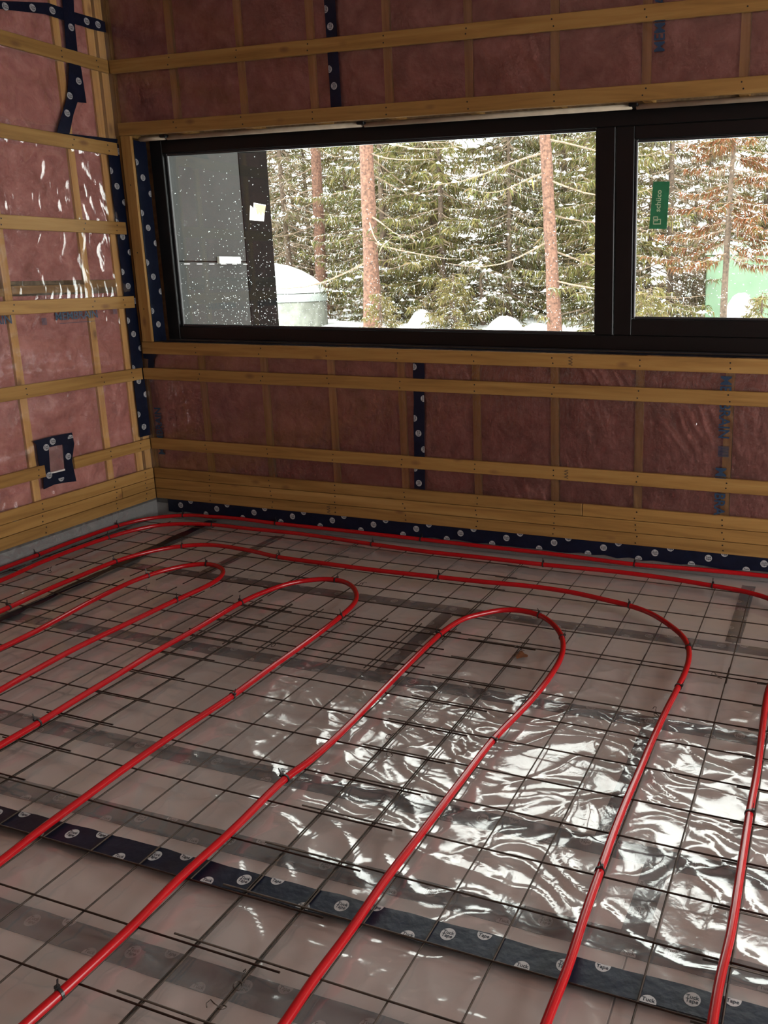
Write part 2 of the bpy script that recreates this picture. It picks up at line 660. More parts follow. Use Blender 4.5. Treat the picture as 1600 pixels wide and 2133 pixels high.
mem_lo = membrane_back(.0, RX, .03, WIN[2] - .002, 301)
mem_hi = membrane_back(.0, RX, WIN[3] + .002, RZ, 311)
ny, nz = 360, 260
Yg, Zg = np.meshgrid(np.linspace(RY * .5, -.004, ny), np.linspace(.03, RZ, nz), indexing='ij')
zs = np.array(sorted(list(STRIP_Z.values()) + [.19, 2.81]))
idx = np.clip(np.searchsorted(zs, Zg) - 1, 0, len(zs) - 1)
t = np.clip((Zg - (zs[idx] + .064)) / .34, 0, 1)
sag = np.sin(np.pi * t) * .3 + .7 * np.exp(-((t - .12) / .12) ** 2)
pleat = (1 - np.abs(perlin(Yg * 17 + 1.2 * perlin(Zg * 3, Yg * 3, 5), Zg * 2.2 + idx * 7, 321))) ** 5
fold = (1 - np.abs(perlin(Yg * 6 + Zg * 5, Zg * 7 - Yg * 3, 322))) ** 5
h = .004 + sag * (.007 + .005 * perlin(Yg * 4, Zg * 4, 323)) + .013 * pleat * np.exp(-t * 6) * np.clip(.3 + 1.5 * perlin(Yg * 2.3, Zg * 2.3, 325), 0, 1) + .0015 * fold
Vl = np.stack([.004 + h, Yg, Zg], -1).reshape(-1, 3)
mem_left = mesh('vapour_membrane', Vl, gridfaces(ny, nz), FILM_LEFT, wall_left, True)

# furring strips, back wall
X1 = RX - .01
strip_back(.026, X1, 2.81, 2.874)
strip_back(.026, X1, STRIP_Z['A'], STRIP_Z['A'] + .064)
strip_back(.038, X1, WIN[3], WIN[3] + .064)
js = box('furring_strip', (.046, WIN[0] + .006, SF0, SF1, WIN[2] + .001, WIN[3] - .001), WOODZ, wall_back, .002)
nailset(js, [(.08, 1.2), (.078, 1.5), (.082, 1.85)], 1, SF0 - .0006)
strip_back(.038, X1, WIN[2] - .066, WIN[2] - .001)
strip_back(.026, X1, STRIP_Z['C'], STRIP_Z['C'] + .064)
sD = strip_back(.026, X1, STRIP_Z['D'], STRIP_Z['D'] + .064)
hb = (Z_F - Z_E) / 3
base_back = []
for k in range(3):
    z0 = Z_E + k * hb
    if k == 2:
        strip_back(.026, 2.58, z0, z0 + hb - .0025)
        base_back.append(strip_back(2.583, X1, z0, z0 + hb - .0025))
    else:
        base_back.append(strip_back(.026, X1, z0, z0 + hb - .0025))
# strips, left wall
YL = RY + .05
for k, z in list(STRIP_Z.items()) + [('T', 2.81)]:
    if k == 'D':
        strip_left(-.541, -.026, z, z + .060)
        strip_left(YL, -.713, z, z + .060)
    else:
        strip_left(YL, -.026, z, z + .064)
for k in range(3):
    z0 = Z_E + k * hb
    if k == 1:
        strip_left(-.262, -.026, z0, z0 + hb - .0025)
        strip_left(YL, -.265, z0, z0 + hb - .0025)
    else:
        strip_left(YL, -.026, z0, z0 + hb - .0025)
# the vertical corner batten on each wall
box('corner_batten', (.0005, .024, -.0055, -.0005, Z_F, RZ), WOODZ, wall_back)

# grey foam edge strip at the foot of each wall
EDGE = plain('edge_foam_grey', (.055, .05, .045), .8, noise=.3)
box('edge_foam', (.002, RX, -.006, -.001, .0, Z_E - .001), EDGE, wall_back)
box('edge_foam', (.001, .006, RY, -.007, .0, Z_E - .001), EDGE, wall_left)
# membrane tapes
NB, NL = (0, -1, 0), (1, 0, 0)
tape('seam_tape', (1.716, -.0165, .306), (1.737, -.0165, .953), .060, NB, wall_back, seed=1)
tape('seam_tape', (1.352, -.0165, 2.163), (1.345, -.0165, 2.95), .058, NB, wall_back, seed=2)
tape('base_tape', (.10, -.0205, .086), (6.2, -.0205, .092), .076, NB, wall_back, seed=3, ragged=.006, step=.25)
flatpoly('tape_patch', [(0.030, .955), (0.126, .955), (0.103, .929), (0.091, .868), (0.054, .867), (0.064, .923), (0.030, .927)][::-1], -.0125, 1, NAVY, wall_back)
tape('corner_tape', (.0155, -.048, .49), (.0155, -.048, 2.06), .078, NL, wall_left, seed=4)
# window reveal tape at the left jamb and along the sill
tape('reveal_tape', (WIN[0] + .001, .045, WIN[2]), (WIN[0] + .001, .045, WIN[3] - .02), .088, (1, 0, 0), wall_back, seed=5, ragged=.003)
tape('reveal_tape', (WIN[0] + .01, .045, WIN[2] + .001), (WIN[1], .045, WIN[2] + .001), .088, (0, 0, 1), wall_back, seed=6, logos=False, ragged=.003)
vert = [(-0.265, 2.722), (-0.193, 2.742), (-0.207, 2.608), (-0.21, 2.471), (-0.2, 2.395), (-0.192, 2.233), (-0.247, 2.229), (-0.282, 2.162), (-0.32, 2.066), (-0.393, 2.066), (-0.364, 2.127), (-0.304, 2.247), (-0.272, 2.386), (-0.278, 2.461), (-0.268, 2.593)]
vt = flatpoly('seam_tape', vert, .0185, 0, NAVY, wall_left)
for y, z in ((-.232, 2.575), (-.225, 2.33), (-.318, 2.165), (-.29, 2.25)):
    inst('roundel', LOGO, vt, (.0205, y, z), (math.pi / 2, 0, math.pi / 2))
hor = [(-0.95, 2.56), (-0.714, 2.568), (-0.595, 2.595), (-0.349, 2.654), (-0.283, 2.653), (-0.207, 2.652), (-0.053, 2.658), (-0.012, 2.655), (-0.012, 2.605), (-0.077, 2.599), (-0.208, 2.597), (-0.378, 2.597), (-0.601, 2.559), (-0.719, 2.537), (-.95, 2.52)]
ht = flatpoly('seam_tape', hor, .0170, 0, NAVY, wall_left)
for y, z in ((-.44, 2.608), (-.585, 2.575), (-.33, 2.625), (-.13, 2.628), (-.06, 2.63)):
    inst('roundel', LOGO, ht, (.0190, y, z), (math.pi / 2, 0, math.pi / 2))
flatpoly('tape_patch', [(-0.428, 2.0635), (-0.02, 2.0635), (-0.015, 2.085), (-.2, 2.075)], .0185, 0, NAVY, wall_left)

# electrical box opening, taped round, on the left wall
outer = [(-0.754, .600), (-.6425, .604), (-0.531, .601), (-0.526, .543), (-0.553, .458), (-0.543, .347), (-.60, .356), (-0.671, .362), (-0.734, .353), (-0.727, .416), (-0.743, .5), (-0.74, .578)]
inner = [(-.675, .553), (-.633, .553), (-.591, .551), (-.592, .53), (-.596, .46), (-.599, .418), (-.62, .418), (-.65, .419), (-.685, .421), (-.684, .45), (-.680, .5), (-.677, .54)]
n = len(outer)
xo = .0215
v = [(xo, *p) for p in outer] + [(xo, *p) for p in inner] + [(xo - .004, *p) for p in outer] + [(.004, *p) for p in inner]
f = [(i, (i + 1) % n, n + (i + 1) % n, n + i) for i in range(n)] + [(n + i, n + (i + 1) % n, 3 * n + (i + 1) % n, 3 * n + i) for i in range(n)] + [((i + 1) % n, i, 2 * n + i, 2 * n + (i + 1) % n) for i in range(n)]
patch = mesh('box_tape', v, f, NAVY, wall_left)
for y, z, ms_ in ((-.65, .578, LOGO), (-.69, .556, LOGO), (-.545, .575, LOGO_LO), (-.572, .485, LOGO), (-.695, .415, LOGO), (-.63, .385, LOGO_HI)):
    inst('roundel', ms_, patch, (xo + .001, y, z), (math.pi / 2, 0, math.pi / 2))
rec = box('box_back', (.0125, .014, -.70, -.58, .405, .565), plain('box_film', (.20, .095, .088), .35, noise=.2), wall_left)
box('box_sill', (.014, .021, -.682, -.600, .4185, .4265), plain('box_rim', (.55, .50, .47), .5), rec)


# printed lettering on the membranes
def lettering(txt, size, mat, origin, udir, vdir, parent, sx=1.0):
    o = bpy.data.objects.new('printed_lettering', textmesh(txt, size, mat))
    COL.objects.link(o)
    o.parent = parent
    m = frame_matrix(origin, udir, vdir)
    m = m @ Matrix.Diagonal((sx, 1, 1, 1))
    o.matrix_world = m
    return o


PXW = .0112
lettering('MEMBRAIN', .056, PRINTB, (PXW + .004, -.405, 1.184), (0, 1, 0), (0, 0, 1), mem_left, .95)
lettering('MEMBRAIN', .056, PRINTB, (PXW + .004, -.90, 1.184), (0, 1, 0), (0, 0, 1), mem_left, .95)
lettering('__________________', .024, PRINTB, (PXW + .004, -.405, 1.160), (0, 1, 0), (0, 0, 1), mem_left)
lettering('IIIIIII\nIIIIIII\nIIIIIII', .016, PRINTB, (PXW + .004, -.60, 1.165), (0, 1, 0), (0, 0, 1), mem_left)
lettering('IIIIIII\nIIIIIII\nIIIIIII', .016, PRINTB, (PXW + .004, -.16, 1.195), (0, 1, 0), (0, 0, 1), mem_left)
lettering('MEMBRAIN', .068, PRINTB, (3.232, -.0165, .80), (0, 0, -1), (1, 0, 0), mem_lo, .85)
lettering('MEMBRAIN', .068, PRINTB, (3.226, -.0165, .385), (0, 0, -1), (1, 0, 0), mem_lo, .85)
lettering('IIIIIIIII\nIIIIIIIII\nIIIIIIIII', .022, PRINTB, (3.235, -.0165, .60), (0, 0, -1), (1, 0, 0), mem_lo)
lettering('MEMBRAIN', .062, PRINTB, (2.905, -.0165, 2.42), (0, 0, 1), (-1, 0, 0), mem_hi, .9)
lettering('MEMBRAIN', .062, PRINTB, (.088, -.0125, .515), (0, 0, 1), (-1, 0, 0), mem_lo, .9)
lettering('20', .075, PRINTR, (.185, -.0115, .61), (0, 0, 1), (-1, 0, 0), mem_lo, .9)
for st, x, z, par in ((1, 2.50, STRIP_Z['D'] + .032, sD), (2, 1.17, Z_E + .03, base_back[0]), (3, 2.52, WIN[2] - .033, None)):
    lettering('VVV', .030, STAMP, (x, SF0 - .0006, z), (0, 0, -1), (1, 0, 0), par or wall_back, .8)

# ------------------------------------------------------------------ remaining shell
INNER = plain('insulated_wall_far', (.40, .22, .18), .9, noise=.3, nscale=5)
d = DOOR
wall_right = multibox('wall_right', [(RX, RX + .2, RY, d[0], -.1, RZ + .1), (RX, RX + .2, d[1], .14, -.1, RZ + .1),
                                     (RX, RX + .2, d[0], d[1], -.1, d[2]), (RX, RX + .2, d[0], d[1], d[3], RZ + .1)], INNER)
tag(wall_right, 'insulated side wall with a wide patio opening', 'wall', kind='structure')
wall_front = multibox('wall_front', [(-.2, RX + .2, RY - .2, RY, -.1, RZ + .1)], INNER)
tag(wall_front, 'insulated wall behind the viewer', 'wall', kind='structure')
ceiling = multibox('ceiling', [(-.2, RX + .2, RY - .2, .2, RZ, RZ + .2)], INNER)
tag(ceiling, 'insulated ceiling above the room', 'ceiling', kind='structure')

# ------------------------------------------------------------------ window_1
window = empty('window_1', (0, .1, WIN[2]))
tag(window, 'long black framed window with a fixed pane and a thicker framed sash', 'window', kind='structure')


def wbox(name, b, mat, parent=None, bev=.003):
    o = box(name, b, mat, parent or window, bev)
    if (parent or window) is window:
        o.matrix_parent_inverse = Matrix.Translation((0, -.1, -WIN[2]))
    return o


FX0, FX1, FZ0, FZ1 = WIN[0] + .012, WIN[1] - .01, 1.031, 2.086
FY0, FY1 = .10, .152
GX0, GX1, GZ0, GZ1 = .196, 2.607, 1.099, 2.02
SX0, SX1, SZ0, SZ1 = 2.778, 4.52, 1.174, 1.963
wbox('frame_jamb', (FX0, GX0, FY0, FY1, FZ0, FZ1), BLACKF)
wbox('frame_head', (GX0, FX1, FY0, FY1, GZ1, FZ1), BLACKF)
wbox('frame_sill', (GX0, FX1, FY0, FY1, FZ0, GZ0), BLACKF)
wbox('mullion', (GX1, GX1 + .085, FY0 - .004, FY1, GZ0, GZ1), BLACKF)
wbox('frame_jamb', (SX1 + .085, FX1, FY0, FY1, GZ0, GZ1), BLACKF)
sash = wbox('sash_stile', (GX1 + .087, SX0, FY0 + .006, FY1 - .003, GZ0, GZ1), BLACKF)
wbox('sash_stile', (SX1, SX1 + .083, FY0 + .006, FY1 - .003, GZ0, GZ1), BLACKF)
wbox('sash_rail', (SX0, SX1, FY0 + .006, FY1 - .003, SZ1, GZ1), BLACKF)
wbox('sash_rail', (SX0, SX1, FY0 + .006, FY1 - .003, GZ0, SZ0), BLACKF)
wbox('gap_light_stop', (WIN[0] + .003, FX1, .112, .150, WIN[2] + .0025, FZ0), BEAD, bev=0)  # black fillers added round the frame to stop light leaking through the gap
wbox('gap_light_stop', (WIN[0] + .003, FX1, .112, .150, FZ1, WIN[3]), BEAD, bev=0)
wbox('gap_light_stop', (WIN[0] + .003, FX0, .112, .150, FZ0, FZ1), BEAD, bev=0)
for (x0, x1, z0, z1) in ((GX0, GX1, GZ0, GZ1), (SX0, SX1, SZ0, SZ1)):
    bd = .012
    for b in ((x0, x0 + bd, z0, z1), (x1 - bd, x1, z0, z1), (x0 + bd, x1 - bd, z1 - bd, z1), (x0 + bd, x1 - bd, z0, z0 + bd)):
        wbox('glazing_bead', (b[0], b[1], .122, .139, b[2], b[3]), BEAD, bev=.003)
pane1 = wbox('pane', (GX0, GX1, .140, .146, GZ0, GZ1), GLASS, bev=0)
pane2 = wbox('pane', (SX0, SX1, .140, .146, SZ0, SZ1), GLASS, bev=0)


def rod(name, p, q, r, mat, parent, n=8):
    p, q = Vector(p), Vector(q)
    u = (q - p).normalized()
    a = u.orthogonal().normalized()
    b = u.cross(a)
    v = [p + a * r * math.cos(t) + b * r * math.sin(t) for t in [2 * math.pi * i / n for i in range(n)]]
    v += [x + (q - p) for x in v]
    f = [(i, (i + 1) % n, n + (i + 1) % n, n + i) for i in range(n)] + [tuple(range(n - 1, -1, -1)), tuple(range(n, 2 * n))]
    return mesh(name, v, f, mat, parent, True)


for a, b in ((.12, .285), (.30, 1.455), (1.47, 2.78), (2.80, 4.69)):
    o = rod('backer_rod', (a, .035, 2.0845), (b, .035, 2.0865), .0115, RODM, window)
    o.matrix_parent_inverse = Matrix.Translation((0, -.1, -WIN[2]))
for x in (.292, 1.462, 2.79):
    wbox('shim_clip', (x - .02, x + .02, .005, .06, 2.083, 2.0975), BLACKF)
# snow specks stuck on the outside of the panes
rs = np.random.RandomState(11)
pv, pf = [], []


def speck(x, z, r, k, a, st):
    n0 = len(pv)
    for i in range(6):
        t = i * math.pi / 3
        dx, dz = r * math.cos(t), r * st * math.sin(t)
        pv.append((x + dx * math.cos(a) - dz * math.sin(a), .1466, z + dx * math.sin(a) + dz * math.cos(a)))
    pv.append((x, .1466 + r * .7, z))
    pf.append(tuple(range(n0 + 5, n0 - 1, -1)))
    for i in range(6):
        pf.append((n0 + i, n0 + (i + 1) % 6, n0 + 6))


cnt = 0
while cnt < 3600:
    if rs.rand() < .74:
        x = GX0 + (GX1 - GX0) * (rs.rand() ** 1.15)
        z = GZ0 + (GZ1 - GZ0 - .02) * rs.rand()
        if rs.rand() > .12 + .95 * ((GZ1 - z) / (GZ1 - GZ0)) ** 1.7: continue
        if x < .45 and rs.rand() > .45: continue
    else:
        x = SX0 + (SX1 - SX0) * rs.rand()
        z = SZ0 + (SZ1 - SZ0) * rs.rand()
        if rs.rand() > .25 + .75 * ((SZ1 - z) / (SZ1 - SZ0)): continue
    speck(x, z, .0011 + .0018 * rs.rand() ** 2, 6, rs.rand() * 3.1, 1 + 1.2 * rs.rand() ** 3)
    cnt += 1
sp = mesh('snow_specks', pv, pf, SPECK, window)
sp.matrix_parent_inverse = Matrix.Translation((0, -.1, -WIN[2]))
sp['kind'] = 'stuff'
# green maker's sticker on the inside of the second pane
stk = flatpoly('sticker', [(2.845, 1.579), (2.926, 1.577), (2.934, 1.782), (2.860, 1.784)], .1394, 1, GREENTAPE, window, .0008)
stk.matrix_parent_inverse = Matrix.Translation((0, -.1, -WIN[2]))
ox, oz = 2.886, 1.700
lt = lettering('schüco', .034, GREENPRINT, (ox, .1383, oz), (.05, 0, 1), (-1, 0, .05), stk)
lg = []
for b in ((-.020, .016, -.002, .002), (.012, .016, -.020, .002), (-.020, .016, -.022, -.018), (-.020, -.016, -.022, -.006), (-.020, 0, -.008, -.004), (-.002, .002, -.008, .012), (-.020, .002, .009, .013), (-.020, -.016, .0, .013)):
    lg.append((ox - .003 + b[0], ox - .003 + b[1], .1380, .1384, 1.620 + b[2], 1.620 + b[3]))
multibox('sticker_logo', lg, GREENPRINT, stk)

# ------------------------------------------------------------------ floor
floor = multibox('floor', [(-.2, RX + .2, RY - .2, .2, -.30, -.055)], plain('crushed_stone', (.25, .24, .22), .95, noise=.3))
tag(floor, 'insulated floor of beige foam boards with taped seams', 'floor', kind='structure')
ROWS = [0.0, -.11, -.715, -1.352, -1.965, -2.592, -3.20, -3.81, -4.42, -5.03, -5.64, -6.25, -6.6]
JOINT = {0: [1.9, 4.3], 1: [.905, 3.372, 5.8], 2: [2.19, 4.6], 3: [.70, 3.183, 5.6], 4: [.90, 3.315, 5.75], 5: [1.35, 3.8], 6: [2.4, 4.8], 7: [1.0, 3.4, 5.8], 8: [2.0, 4.4], 9: [.9, 3.3], 10: [2.2, 4.6], 11: [1.1, 3.5]}
ft = 0
for i in range(len(ROWS) - 1):
    y1, y0 = ROWS[i] - .0015, ROWS[i + 1] + .0015
    xs = [0.0] + JOINT[i] + [RX]
    for a, b in zip(xs[:-1], xs[1:]):
        box('foam_board', (a + .0015, b - .0015, y0, y1, -.055, 0), FOAM, floor, .002)
for y, x0, x1, dy in ((-.715, .48, 6, -.045), (-1.352, .30, 6, -.005), (-1.962, .0, 6, .0), (-2.225, .0, 6, -.035), (-2.588, .0, 6, -.012), (-3.20, .0, 6, 0)):
    tape('seam_tape', (x0, y, .0005), (x1, y + dy, .0005), .066, (0, 0, 1), floor, seed=20 + int(-y * 10), step=.28)
for x, y0, y1 in ((.905, -.11, -.68), (3.372, -.08, -.69), (2.205, -.75, -1.32), (3.183, -1.38, -1.93), (3.315, -1.99, -2.24)):
    tape('seam_tape', (x, y1, .0009), (x + .01, y0, .0009), .058, (0, 0, 1), floor, seed=50 + int(x * 10), step=.28)

# clear polythene sheet over the boards, turned up at the walls
st_ = .0092
U = np.arange(-.10, 5.6, st_)
Vv = np.arange(-4.9, .095, st_)
Ug, Vg = np.meshgrid(U, Vv, indexing='ij')
wx = Ug + .10 * perlin(Ug * 3.1, Vg * 3.1, 401) + .03 * perlin(Ug * 9, Vg * 9, 402)
wy = Vg + .10 * perlin(Ug * 3.1 + 9, Vg * 3.1, 403) + .03 * perlin(Ug * 9 + 5, Vg * 9, 404)
r1 = (1 - np.abs(perlin(wx * 1.9 - wy * .6, (wy + .38 * wx) * 7.5, 405))) ** 10
r2_ = (1 - np.abs(perlin(wx * 6 + 3, wy * 8, 406))) ** 8
r3 = (1 - np.abs(perlin(wx * 3.2 - wy * 3, wy * 3.2 + wx * 2, 407))) ** 14
msk = np.clip(.20 + 1.0 * np.exp(-(((Ug - 2.9) / 1.0) ** 2 + ((Vg + 1.7) / .7) ** 2)) + .5 * np.clip(perlin(Ug * .9, Vg * .9, 408), 0, 1), .1, 1)
hz = .0045 + msk * (.0075 * r1 + .0036 * r2_ + .0050 * r3) + msk * .0022 * perlin(Ug * 5, Vg * 6, 409)
hz = np.clip(hz, .0030, .0165)
Xs = np.maximum(Ug, .010) + np.where(Ug < 0, .002 * perlin(Vg * 14, Ug * 20, 410), 0)
Ys = np.minimum(Vg, -.013)
Zs = hz + np.maximum(0, -Ug) + np.maximum(0, Vg)
sheet = mesh('plastic_sheet', np.stack([Xs, Ys, Zs], -1).reshape(-1, 3), gridfaces(len(U), len(Vv)), FILM_FLOOR, None, True)
tag(sheet, 'wrinkled clear plastic sheet laid over the floor boards', 'plastic sheet')
tape('sheet_tape', (0.0, -2.352, .0165), (5.5, -2.365, .0165), .064, (0, 0, 1), sheet, seed=70, step=.26, ragged=.003)
tape('sheet_tape', (.405, -.02, .0165), (.445, -.66, .0165), .055, (0, 0, 1), sheet, seed=71, logos=False, ragged=.006)
tape('sheet_tape', (.455, -.64, .0165), (.52, -1.6, .0165), .045, (0, 0, 1), sheet, seed=72, logos=False, ragged=.008)

RUSTM = plain('rust_stain', (.16, .06, .018), .8, noise=.5, nscale=60)
rp = [(2.62, -1.045), (2.635, -1.03), (2.65, -1.05), (2.668, -1.058), (2.672, -1.075), (2.655, -1.082), (2.64, -1.10), (2.63, -1.085), (2.612, -1.08), (2.622, -1.065)]
mesh('rust_stain', [(x, y, .0150) for x, y in rp], [tuple(range(len(rp) - 1, -1, -1))], RUSTM, sheet)

# ------------------------------------------------------------------ welded wire mesh
MA = -.014727
MO = Vector((2.92006, -1.48354, 0))
CC = Vector((math.cos(MA), math.sin(MA), 0))
RR = Vector((math.sin(MA), -math.cos(MA), 0))
PIT_ = .1524


def unit_wire():
    n = 6
    v = [(0, .0023 * math.cos(2 * math.pi * i / n), .0023 * math.sin(2 * math.pi * i / n)) for i in range(n)]
    v += [(1, y, z) for _, y, z in v]
    f = [(i, (i + 1) % n, n + (i + 1) % n, n + i) for i in range(n)] + [tuple(range(n)), tuple(range(2 * n - 1, n - 1, -1))]
    me = bpy.data.meshes.new('wire')
    me.from_pydata(v, [], f)
    me.materials.append(WIRE)
    me.polygons.foreach_set('use_smooth', [True] * len(me.polygons))
    return me


UW = unit_wire()
SHEETS = []


def wire_sheet(c0, c1, rw0, rw1, z, label, dc=0., dr=0., over=(.38, .38, .58, .4), extra=()):
    o = empty('wire_mesh_sheet', MO + CC * (c0 + dc) * PIT_ + RR * (rw0 + dr) * PIT_)
    o['label'] = label
    o['category'] = 'wire mesh'
    o['group'] = 'welded wire mesh sheets on the floor'
    ac = math.atan2(CC.y, CC.x)
    ar = math.atan2(RR.y, RR.x)
    W, H = (c1 - c0), (rw1 - rw0)
    ctr = o.location + CC * W * PIT_ / 2 + RR * min(H, 8) * PIT_ / 2
    SHEETS.append((o, ctr.x, ctr.y))
    for c in range(int(W) + 1):
        p = CC * c * PIT_ - RR * over[2] * PIT_
        ob = inst('wire', UW, o, (p.x, p.y, z), (0, rn.uniform(-.0004, .0004), ar + rn.uniform(-.0012, .0012)), ((H + over[2] + over[3]) * PIT_, 1, 1))
    for k in range(int(H) + 1):
        p = RR * k * PIT_ - CC * over[0] * PIT_
        inst('wire', UW, o, (p.x, p.y, z + .005), (0, rn.uniform(-.0004, .0004), ac + rn.uniform(-.0012, .0012)), ((W + over[0] + over[1]) * PIT_, 1, 1))
    return o


wire_sheet(-19, -9, -3, 17, .0195, 'rusty wire mesh sheet under the two left pipe loops', over=(.0, .38, .55, .4))
wire_sheet(-10, -2, -3, 17, .0215, 'rusty wire mesh sheet in the middle of the floor under the widest gap', dc=.06, dr=.08)
wire_sheet(-3, 5, -3, 17, .0195, 'rusty wire mesh sheet at front right under the third pipe loop', dc=0, dr=-.02)
wire_sheet(4, 12, -3, 17, .0215, 'rusty wire mesh sheet at the right edge of the picture', dc=.06, dr=.05)
wire_sheet(-19, -10, -8, -4, .0245, 'rusty wire mesh sheet in the far left corner of the room', dc=.05, dr=-.25, over=(.0, .45, .38, .5))
wire_sheet(-10, -4, -8, -1, .0265, 'rusty wire mesh sheet along the middle of the back wall', dc=-.04, dr=-.18, over=(.38, .38, .4, .4))
wire_sheet(-4, 10, -8, -3, .0245, 'rusty wire mesh sheet along the back wall below the window sash', dc=.02, dr=-.16, over=(.38, .38, .4, .4))

# twisted tie wires at some crossings
TIEW = [(0.252, -0.957), (0.874, -1.015), (1.735, -0.658), (1.882, -1.044), (1.74, -1.302), (2.645, -1.055), (3.363, -1.049), (3.202, -1.357), (2.457, -1.727), (2.506, -1.81), (2.593, -1.373), (2.613, -2.664), (2.61, -2.614)]


def tie_wire_mesh():
    a = np.linspace(0, 2 * np.pi, 13)
    loop = np.stack([.008 * np.cos(a), .008 * np.sin(a), .004 + .004 * np.sin(a)], 1)
    tail = np.array([[.008, .001, .006], [.013, .004, .014], [.021, .003, .020], [.026, .010, .017], [.022, .014, .012]])
    P_ = np.concatenate([loop, tail])
    T_ = np.gradient(P_, axis=0)
    T_ /= np.linalg.norm(T_, axis=1)[:, None]
    A_ = np.cross(T_, [.2, .1, 1.])
    A_ /= np.linalg.norm(A_, axis=1)[:, None]
    B_ = np.cross(A_, T_)
    V_ = np.concatenate([P_ + A_ * .0012, P_ + B_ * .0012, P_ - (A_ + B_) * .0009])
    n_ = len(P_)
    F_ = [(k * n_ + i_, k * n_ + i_ + 1, ((k + 1) % 3) * n_ + i_ + 1, ((k + 1) % 3) * n_ + i_) for k in range(3) for i_ in range(n_ - 1)]
    me = bpy.data.meshes.new('tie_wire')
    me.from_pydata(V_.tolist(), [], F_)
    me.materials.append(WIRE)
    return me


TWM = tie_wire_mesh()
for tx, ty in TIEW:
    b_ = min(SHEETS, key=lambda q: (q[1] - tx) ** 2 + (q[2] - ty) ** 2)[0]
    inst('tie_wire', TWM, b_, Vector((tx, ty, .026)) - b_.location, (0, 0, rn.uniform(0, 6.28)))

# ------------------------------------------------------------------ red heating pipes
PR = .0105
ZP = .0415
PIPES = {
 'P1': [(0.031, -1.028, 0.0415), (0.027, -0.824, 0.042), (0.027, -0.603, 0.046), (0.027, -0.328, 0.042), (0.09, -0.158, 0.0415), (0.249, -0.045, 0.0415), (0.4, -.036, .045), (0.578, -0.034, 0.050), (0.837, -0.034, 0.045), (1.213, -0.034, 0.045), (1.536, -0.034, 0.043), (2.052, -0.040, 0.0415), (2.436, -0.045, 0.0415), (2.853, -0.067, 0.0415), (3.137, -0.045, 0.0415), (3.461, -0.036, 0.0415), (4.2, -.05, .0415), (5.2, -.05, .0415)],
 'P2': [(0.168, -1.139), (0.132, -0.873), (0.138, -0.500), (0.207, -0.283), (0.327, -0.190), (0.513, -0.151), (0.729, -0.150), (1.067, -0.144), (1.517, -0.179), (1.830, -0.199), (2.118, -0.196), (2.441, -0.199), (2.779, -0.188), (3.040, -0.201), (3.236, -0.229), (3.362, -0.251), (3.478, -0.303), (3.565, -.40), (3.605, -.56), (3.59, -.80), (3.545, -1.0), (3.527, -1.106), (3.525, -1.296), (3.527, -1.573), (3.522, -1.780), (3.520, -2.017), (3.518, -2.195), (3.510, -2.316), (3.508, -2.416)],
 'P3': [(0.487, -1.398), (0.467, -1.167), (0.463, -0.925), (0.467, -0.779), (0.518, -0.613), (0.609, -0.498), (0.734, -0.438), (0.960, -0.447), (1.180, -0.489), (1.409, -0.498), (1.704, -0.506), (2.042, -0.498), (2.241, -0.491), (2.466, -0.477), (2.660, -0.488), (2.847, -0.531), (2.937, -0.556), (3.038, -0.609), (3.135, -0.705), (3.199, -0.793), (3.234, -0.894), (3.247, -1.022), (3.241, -1.178), (3.229, -1.349), (3.220, -1.534), (3.217, -1.647), (3.211, -1.826), (3.209, -1.968), (3.211, -2.099), (3.213, -2.237), (3.218, -2.375), (3.216, -2.511)],
 'P4': [(0.806, -1.657), (0.794, -1.455), (0.759, -1.206), (0.748, -0.992), (0.756, -0.903), (0.784, -0.803), (0.839, -0.719), (0.913, -0.675), (0.992, -0.688), (1.058, -0.736), (1.098, -0.817), (1.108, -0.908), (1.094, -1.083), (1.083, -1.311), (1.072, -1.572), (1.086, -1.817), (1.094, -1.891)],
 'P5': [(1.398, -2.137), (1.397, -2.007), (1.388, -1.840), (1.382, -1.653), (1.376, -1.527), (1.379, -1.298), (1.375, -1.021), (1.395, -0.890), (1.444, -0.765), (1.533, -0.688), (1.614, -0.668), (1.709, -0.703), (1.794, -0.794), (1.836, -0.885), (1.853, -1.023), (1.860, -1.247), (1.858, -1.515), (1.859, -1.683), (1.845, -1.905), (1.840, -2.111), (1.843, -2.295), (1.845, -2.403), (1.853, -2.506)],
 'P6': [(2.299, -2.810), (2.303, -2.745), (2.305, -2.561), (2.298, -2.417), (2.303, -2.250), (2.298, -2.017), (2.313, -1.936), (2.320, -1.789), (2.317, -1.626), (2.307, -1.309), (2.306, -1.055), (2.320, -0.937), (2.344, -0.867), (2.381, -0.825), (2.436, -0.767), (2.505, -0.740), (2.613, -0.761), (2.698, -0.836), (2.761, -0.933), (2.801, -1.063), (2.812, -1.217), (2.803, -1.408), (2.771, -1.667), (2.762, -1.910), (2.757, -2.103), (2.751, -2.276), (2.754, -2.443), (2.751, -2.570), (2.755, -2.661)]}
